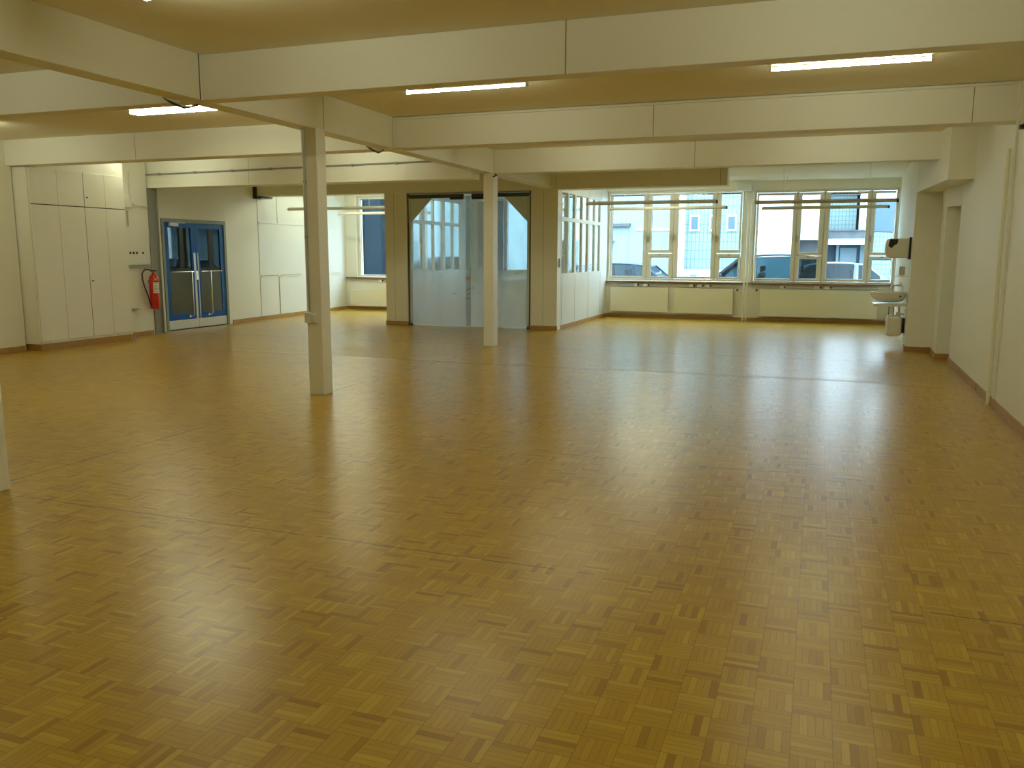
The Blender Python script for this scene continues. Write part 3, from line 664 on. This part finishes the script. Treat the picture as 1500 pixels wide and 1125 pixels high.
# ---------------- wash basin corner ----------------
Wy = 15.35; wx = sx(Wy)
t = thing('paper_towel_dispenser', 'white wall dispenser with dark window above the basin', 'dispenser', (1.25, Wy, 1.5))
b = BM(); prof = [(1.385, 1.50), (1.385, 1.82), (1.08, 1.82), (1.045, 1.79), (1.03, 1.70), (1.03, 1.62), (1.06, 1.53), (1.10, 1.50)]
va = [b.verts.new((x, Wy-.13, z)) for x, z in prof]; vb = [b.verts.new((x, Wy+.13, z)) for x, z in prof]
b.faces.new(va); b.faces.new(vb[::-1])
for i in range(len(prof)): b.faces.new((va[i], va[(i+1) % 8], vb[(i+1) % 8], vb[i]))
obj('cover', b, m_plastic, t, bevel=.012)
b = BM(); pr_ = [(1.22, 1.81), (1.09, 1.81), (1.07, 1.70), (1.12, 1.66), (1.16, 1.71), (1.20, 1.73)]
va = [b.verts.new((x, Wy-.134, z)) for x, z in pr_]; vb = [b.verts.new((x, Wy-.128, z)) for x, z in pr_]
b.faces.new(va); b.faces.new(vb[::-1])
for i in range(len(pr_)): b.faces.new((va[i], va[(i+1) % 6], vb[(i+1) % 6], vb[i]))
obj('viewing_window', b, m_black, t)
obj('back_plate', bx(BM(), 1.385, sx(15.35)+.0, Wy-.14, Wy+.14, 1.48, 1.84), m_black, t)
t = thing('soap_dispenser', 'small clear soap dispenser on a chrome holder above the basin', 'soap dispenser', (1.30, 15.3, 1.2))
obj('bottle', lathe(BM(), (1.31, 15.3, 1.22), [(.04, 0), (.045, .02), (.045, .13), (.03, .145)], 16), mat('frosted_plastic', (.55, .56, .52), .2), t, smooth=True)
obj('holder', bx(bx(BM(), 1.20, sx(15.3), 15.28, 15.32, 1.195, 1.213), 1.29, 1.335, 15.27, 15.33, 1.20, 1.225), m_chrome, t)
t = thing('wash_basin', 'white ceramic wash basin with chrome tap on right wall', 'wash basin', (1.15, 15.4, .8))
b = BM(); rings = []; n = 20
cy = 15.42
def half_oval(cx, a, bb, z):   # outline touching the wall side
    pts = []
    for i in range(n):
        th = 2*math.pi*i/n; px = cx+a*math.cos(th); py = cy+bb*math.sin(th)
        px = min(px, 1.405); pts.append((px, py, z))
    return pts
R_ = [half_oval(1.18, .10, .10, .765), half_oval(1.16, .20, .20, .79), half_oval(1.15, .27, .25, .85), half_oval(1.15, .29, .27, .92), half_oval(1.15, .29, .27, .935), half_oval(1.15, .265, .245, .935), half_oval(1.15, .22, .20, .86), half_oval(1.15, .10, .10, .82)]
rv = [[b.verts.new(p) for p in r] for r in R_]
for r0, r1 in zip(rv, rv[1:]):
    for i in range(n): b.faces.new((r0[i], r0[(i+1) % n], r1[(i+1) % n], r1[i]))
b.faces.new(rv[0][::-1]); b.faces.new(rv[-1])
obj('bowl', b, m_ceramic, t, smooth=True)
obj('overflow_hole', cyl(BM(), (1.30, cy-.25, .875), (1.30, cy-.27, .875), .014), m_black, t)
obj('tap', tube(BM(), [(1.35, cy, .93), (1.35, cy, 1.03), (1.30, cy, 1.05), (1.18, cy, 1.04), (1.17, cy, 1.01)], .015), m_chrome, t, smooth=True)
obj('tap_lever', tube(BM(), [(1.35, cy, 1.05), (1.30, cy, 1.10)], .010), m_chrome, t)
obj('waste_trap', tube(BM(), [(1.32, cy, .70), (1.32, cy, .60), (1.34, cy, .57), (1.40, cy, .57)], .018), m_chrome, t, smooth=True)
tag(obj('basin_shelf', bx(BM(), .895, sx(15.1)-.002, 15.12, 15.70, .71, .745), m_plastic, bevel=.006), 'thin white shelf board just under the wash basin', 'shelf')
t = thing('water_canister', 'white plastic water heater tank hanging under the basin', 'water heater', (1.24, 15.5, .2))
b = BM(); bx(b, 1.13, 1.38, 15.36, 15.62, .19, .55)
obj('tank', b, m_plastic, t, bevel=.06)
obj('wall_plate', bx(BM(), 1.38, 1.415, 15.40, 15.58, .25, .50), m_black, t)
for xx in (1.17, 1.24): obj('hose', tube(BM(), [(xx, 15.5, .54), (xx, 15.5, .705)], .012), m_galv, t)
obj('knob', cyl(BM(), (1.30, 15.34, .58), (1.30, 15.38, .58), .03), m_chrome, t)
obj('knob_stem', tube(BM(), [(1.30, 15.38, .58), (1.30, 15.45, .54)], .01), m_chrome, t)

# ---------------- outside ----------------
GO = -0.15
tag(obj('asphalt_yard', bx(BM(), -60, 60, 20.97, 90, GO-.2, GO), m_asph), 'grey asphalt yard outside the windows', 'ground')['kind'] = 'structure'
t = thing('white_building', 'overexposed white building across the yard, seen through windows', 'building', (-8, 34, GO))
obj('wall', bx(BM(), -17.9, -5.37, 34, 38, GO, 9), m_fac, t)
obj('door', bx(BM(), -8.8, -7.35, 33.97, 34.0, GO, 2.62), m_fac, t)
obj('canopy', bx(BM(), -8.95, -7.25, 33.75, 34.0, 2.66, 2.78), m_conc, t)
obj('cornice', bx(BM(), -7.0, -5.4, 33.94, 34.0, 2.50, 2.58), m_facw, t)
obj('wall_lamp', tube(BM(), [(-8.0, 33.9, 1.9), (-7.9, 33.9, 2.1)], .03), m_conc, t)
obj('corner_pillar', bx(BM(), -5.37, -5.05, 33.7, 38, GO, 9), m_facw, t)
t = thing('tiled_building', 'pale building wall of glass tiles with three small windows', 'building', (-3.9, 34, GO))
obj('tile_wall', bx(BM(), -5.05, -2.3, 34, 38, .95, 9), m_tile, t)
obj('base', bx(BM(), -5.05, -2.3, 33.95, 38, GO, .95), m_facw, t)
for xc in (-4.68, -3.92, -3.26):
    f = obj('window', bx(BM(), xc-.19, xc+.19, 33.93, 34.0, 2.46, 3.08), m_facw, t)
    obj('pane', bx(BM(), xc-.13, xc+.13, 33.91, 33.93, 2.53, 3.01), m_bgrey, f)
obj('plate', bx(BM(), -4.77, -4.54, 33.90, 33.95, .65, .77), mat('plate_blue', (.12, .25, .3), .5), t)
t = thing('white_block', 'bright white building block behind the dark off-road car', 'building', (-1.1, 34, GO))
obj('wall', bx(BM(), -2.3, .15, 33.5, 38, 2.10, 9), m_facw, t)
obj('side_wall', bx(BM(), -2.3, -.72, 33.5, 38, GO, 2.09), m_facw, t)
obj('lower_wall', bx(BM(), -.71, .15, 34.2, 38, GO, 2.09), m_conc, t)
t = thing('terrace_building', 'concrete terrace building with parapet, railing and pale door', 'building', (1.2, 34, GO))
obj('tile_wall', bx(BM(), .16, 1.30, 36, 39, 2.5, 3.95), m_tile2, t)
obj('roof', bx(BM(), .16, 1.45, 35.8, 39, 3.85, 3.98), m_conc, t)
obj('pillar', bx(BM(), 1.40, 1.62, 35.5, 39, 2.4, 9), m_facw, t)
obj('parapet', bx(BM(), .15, 1.75, 34, 36, 2.14, 2.44), m_conc, t)
obj('parapet_cap', bx(BM(), .155, 1.77, 33.95, 36.05, 2.43, 2.47), m_conc, t)
obj('slab', bx(BM(), .16, 1.80, 33.9, 36, 1.93, 2.14), m_facw, t)
obj('back_wall', bx(BM(), .15, 1.80, 35.2, 38, GO, 1.93), m_bgrey, t)
obj('door', bx(BM(), .76, 1.36, 35.1, 35.2, GO, 1.82), m_bdoor, t)
obj('side_post', bx(BM(), .62, .72, 34.9, 35.2, GO, 1.93), m_bdoor, t)
obj('side_post', bx(BM(), 1.48, 1.80, 34.9, 35.2, GO, 1.93), m_bdoor, t)
obj('wing', bx(BM(), 1.80, 6.5, 34.2, 38, 2.42, 3.55), m_bgrey, t)
obj('wing_tiles', bx(BM(), 1.80, 6.5, 34.2, 38, GO, 2.42), m_tile2, t)
obj('railing', tube(BM(), [(1.7, 33.9, 2.42), (3.2, 33.9, 2.36)], .03), m_steeldk, t)
t = thing('dark_building', 'dark teal building seen through the far-left window', 'building', (-22, 33, GO))
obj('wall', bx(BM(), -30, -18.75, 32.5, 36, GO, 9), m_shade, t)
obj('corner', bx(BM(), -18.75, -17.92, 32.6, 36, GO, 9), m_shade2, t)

def plate(bm, q, th):      # quad q given as 4 points, with thickness along its normal
    q = [Vector(p) for p in q]; n = (q[1]-q[0]).cross(q[3]-q[0]).normalized()*th
    a = [bm.verts.new(p) for p in q]; b = [bm.verts.new(p+n) for p in q]
    bm.faces.new(a); bm.faces.new(b[::-1])
    for i in range(4): bm.faces.new((a[i], a[(i+1) % 4], b[(i+1) % 4], b[i]))
def extr(bm, prof, ya, yb):
    va = [bm.verts.new((x, ya, z)) for x, z in prof]; vb = [bm.verts.new((x, yb, z)) for x, z in prof]; n = len(prof)
    bm.faces.new(va); bm.faces.new(vb[::-1])
    for i in range(n): bm.faces.new((va[i], va[(i+1) % n], vb[(i+1) % n], vb[i]))
    return bm
def carmake(label, x0, length, y0, h, roof, glassx, col, face=1, width=1.7):
    """roof: fractions (windscreen base, roof start, roof end, rear glass base) measured from the nose; glassx: side panes (bottom a, b, top a, b)"""
    t = thing('parked_car', label, 'car', (x0+length/2, y0+width/2, GO), 'cars parked in the yard')
    X = lambda f: x0+length*f if face < 0 else x0+length*(1-f)
    belt = GO+h*.60; top = GO+h; IN = .17
    mc = mat('car_paint', col, .35, .0, coat=.4)
    arch = lambda f: [(X(f+.075*math.cos(a)), GO+.31+.075*length*math.sin(a)) for a in [math.pi*k/8 for k in range(9)]]
    prof = [(X(0.01), GO+.22), (X(0), GO+.32), (X(0.0), GO+h*.40), (X(.03), GO+h*.49), (X(roof[0]*.6), belt-.05), (X(roof[0]), belt), (X(roof[3]), belt), (X(.995), belt-.05), (X(1.0), GO+h*.4), (X(1.0), GO+.32), (X(.99), GO+.22)]
    obj('body', extr(BM(), prof, y0, y0+width), mc, t, bevel=.05)
    # roof shell, slightly crowned
    f0, f1 = roof[1], roof[2]; up = [(X(f0+(f1-f0)*k/8), top-.07*abs(2*k/8-1)**2.2-.0) for k in range(9)]
    lo = [(x, z-.05) for x, z in up][::-1]
    rf = obj('roof', extr(BM(), up+lo, y0+IN, y0+width-IN), mc, t, bevel=.02)
    zt = lambda f: top-.07*abs(2*(f-f0)/(f1-f0)-1)**2.2-.05
    def P(f, z, side): # point on the side plane of the cabin
        k = IN*(z-belt)/(top-.08-belt); return (X(f), y0+k if side == 0 else y0+width-k, z)
    cuts = [(roof[0], f0)]+[((a[1]+b[0])/2, (a[3]+b[2])/2) for a, b in zip(glassx, glassx[1:])]+[(roof[3], f1)]
    for side in (0, 1):
        b = BM()
        for k, (fb, ft) in enumerate(cuts):
            wb = .018 if 0 < k < len(cuts)-1 else .012
            if k == len(cuts)-1: wb = .022
            ft_ = min(max(ft, f0), f1); z1 = zt(ft_)+.03
            plate(b, [P(fb-wb, belt-.02, side), P(fb+wb, belt-.02, side), P(ft_+wb*.8, z1, side), P(ft_-wb*.8, z1, side)], .05)
        obj('window_pillars', b, mc, t)
        for (ba, bb), (ta, tb) in [((c0[0], c1[0]), (c0[1], c1[1])) for c0, c1 in zip(cuts, cuts[1:])]:
            b = BM(); plate(b, [P(ba, belt, side), P(bb, belt, side), P(tb, zt(min(max(tb, f0), f1)), side), P(ta, zt(min(max(ta, f0), f1)), side)], .006)
            obj('side_window', b, m_carglass, t)
    for nm, fa, fb in (('windscreen', roof[0], f0), ('rear_window', roof[3], f1)):
        b = BM(); plate(b, [(X(fa), y0+.03, belt), (X(fa), y0+width-.03, belt), (X(fb), y0+width-IN, zt(fb)+.03), (X(fb), y0+IN, zt(fb)+.03)], .006)
        obj(nm, b, m_carglass, t)
    for f in ((roof[0]+roof[2])/2-.07, (roof[0]+roof[2])/2+.17):
        for yy in (y0+.28, y0+width-.78):
            st = obj('seat', extr(BM(), [(X(f-.02), belt-.25), (X(f+.04), belt-.25), (X(f+.055), belt+.20), (X(f+.02), belt+.20)], yy, yy+.5), m_black, t, bevel=.05)
            obj('headrest', extr(BM(), [(X(f+.025), belt+.22), (X(f+.05), belt+.22), (X(f+.055), belt+.38), (X(f+.03), belt+.38)], yy+.11, yy+.39), m_black, st, bevel=.04)
    for f in (.19, .80):
        for yy in (y0-.02, y0+width-.18):
            wh = obj('wheel', cyl(BM(), (X(f), yy, GO+.31), (X(f), yy+.2, GO+.31), .31, 24), m_black, t)
            obj('hub_cap', cyl(BM(), (X(f), yy-.01, GO+.31), (X(f), yy+.21, GO+.31), .18, 16), m_galv, wh)
    obj('door_mirror', bx(BM(), X(roof[0]+.05)-.08, X(roof[0]+.05)+.08, y0-.16, y0+.02, belt+.02, belt+.17), mc, t, bevel=.03)
    return t
m_carglass = glass('car_glass', (.42, .54, .58), 0.6)
m_carglass2 = m_carglass
G4 = [(.30, .44, .345, .44), (.46, .64, .46, .64), (.66, .80, .66, .77)]
carmake('blue estate car parked outside the left big window', -7.5, 4.4, 24.4, 1.45, (.24, .37, .86, .97), [(.27, .44, .37, .44), (.47, .66, .47, .66), (.69, .90, .69, .86)], (.018, .055, .12), 1)
carmake('dark off-road car parked outside between the two big windows', -3.75, 4.05, 22.4, 1.72, (.28, .46, .95, .985), [(.31, .50, .46, .50), (.53, .76, .53, .76), (.80, .96, .80, .94)], (.02, .04, .06), -1, 1.75)
carmake('silver hatchback parked outside the right big window', -1.1, 4.0, 27.2, 1.48, (.22, .38, .80, .97), [(.26, .44, .38, .44), (.47, .66, .47, .66), (.69, .86, .69, .80)], (.22, .29, .32), 1)
carmake('white car parked farthest right behind the basin dispenser', 1.7, 4.2, 29.6, 1.40, (.24, .38, .80, .96), [(.28, .44, .38, .44), (.47, .66, .47, .66), (.69, .86, .69, .80)], (.5, .55, .56), -1)
carmake('dark teal car seen through the plastic curtain door', -12.8, 4.3, 24.4, 1.62, (.24, .38, .84, .97), [(.28, .44, .38, .44), (.47, .66, .47, .66), (.69, .88, .69, .83)], (.012, .03, .04), 1)
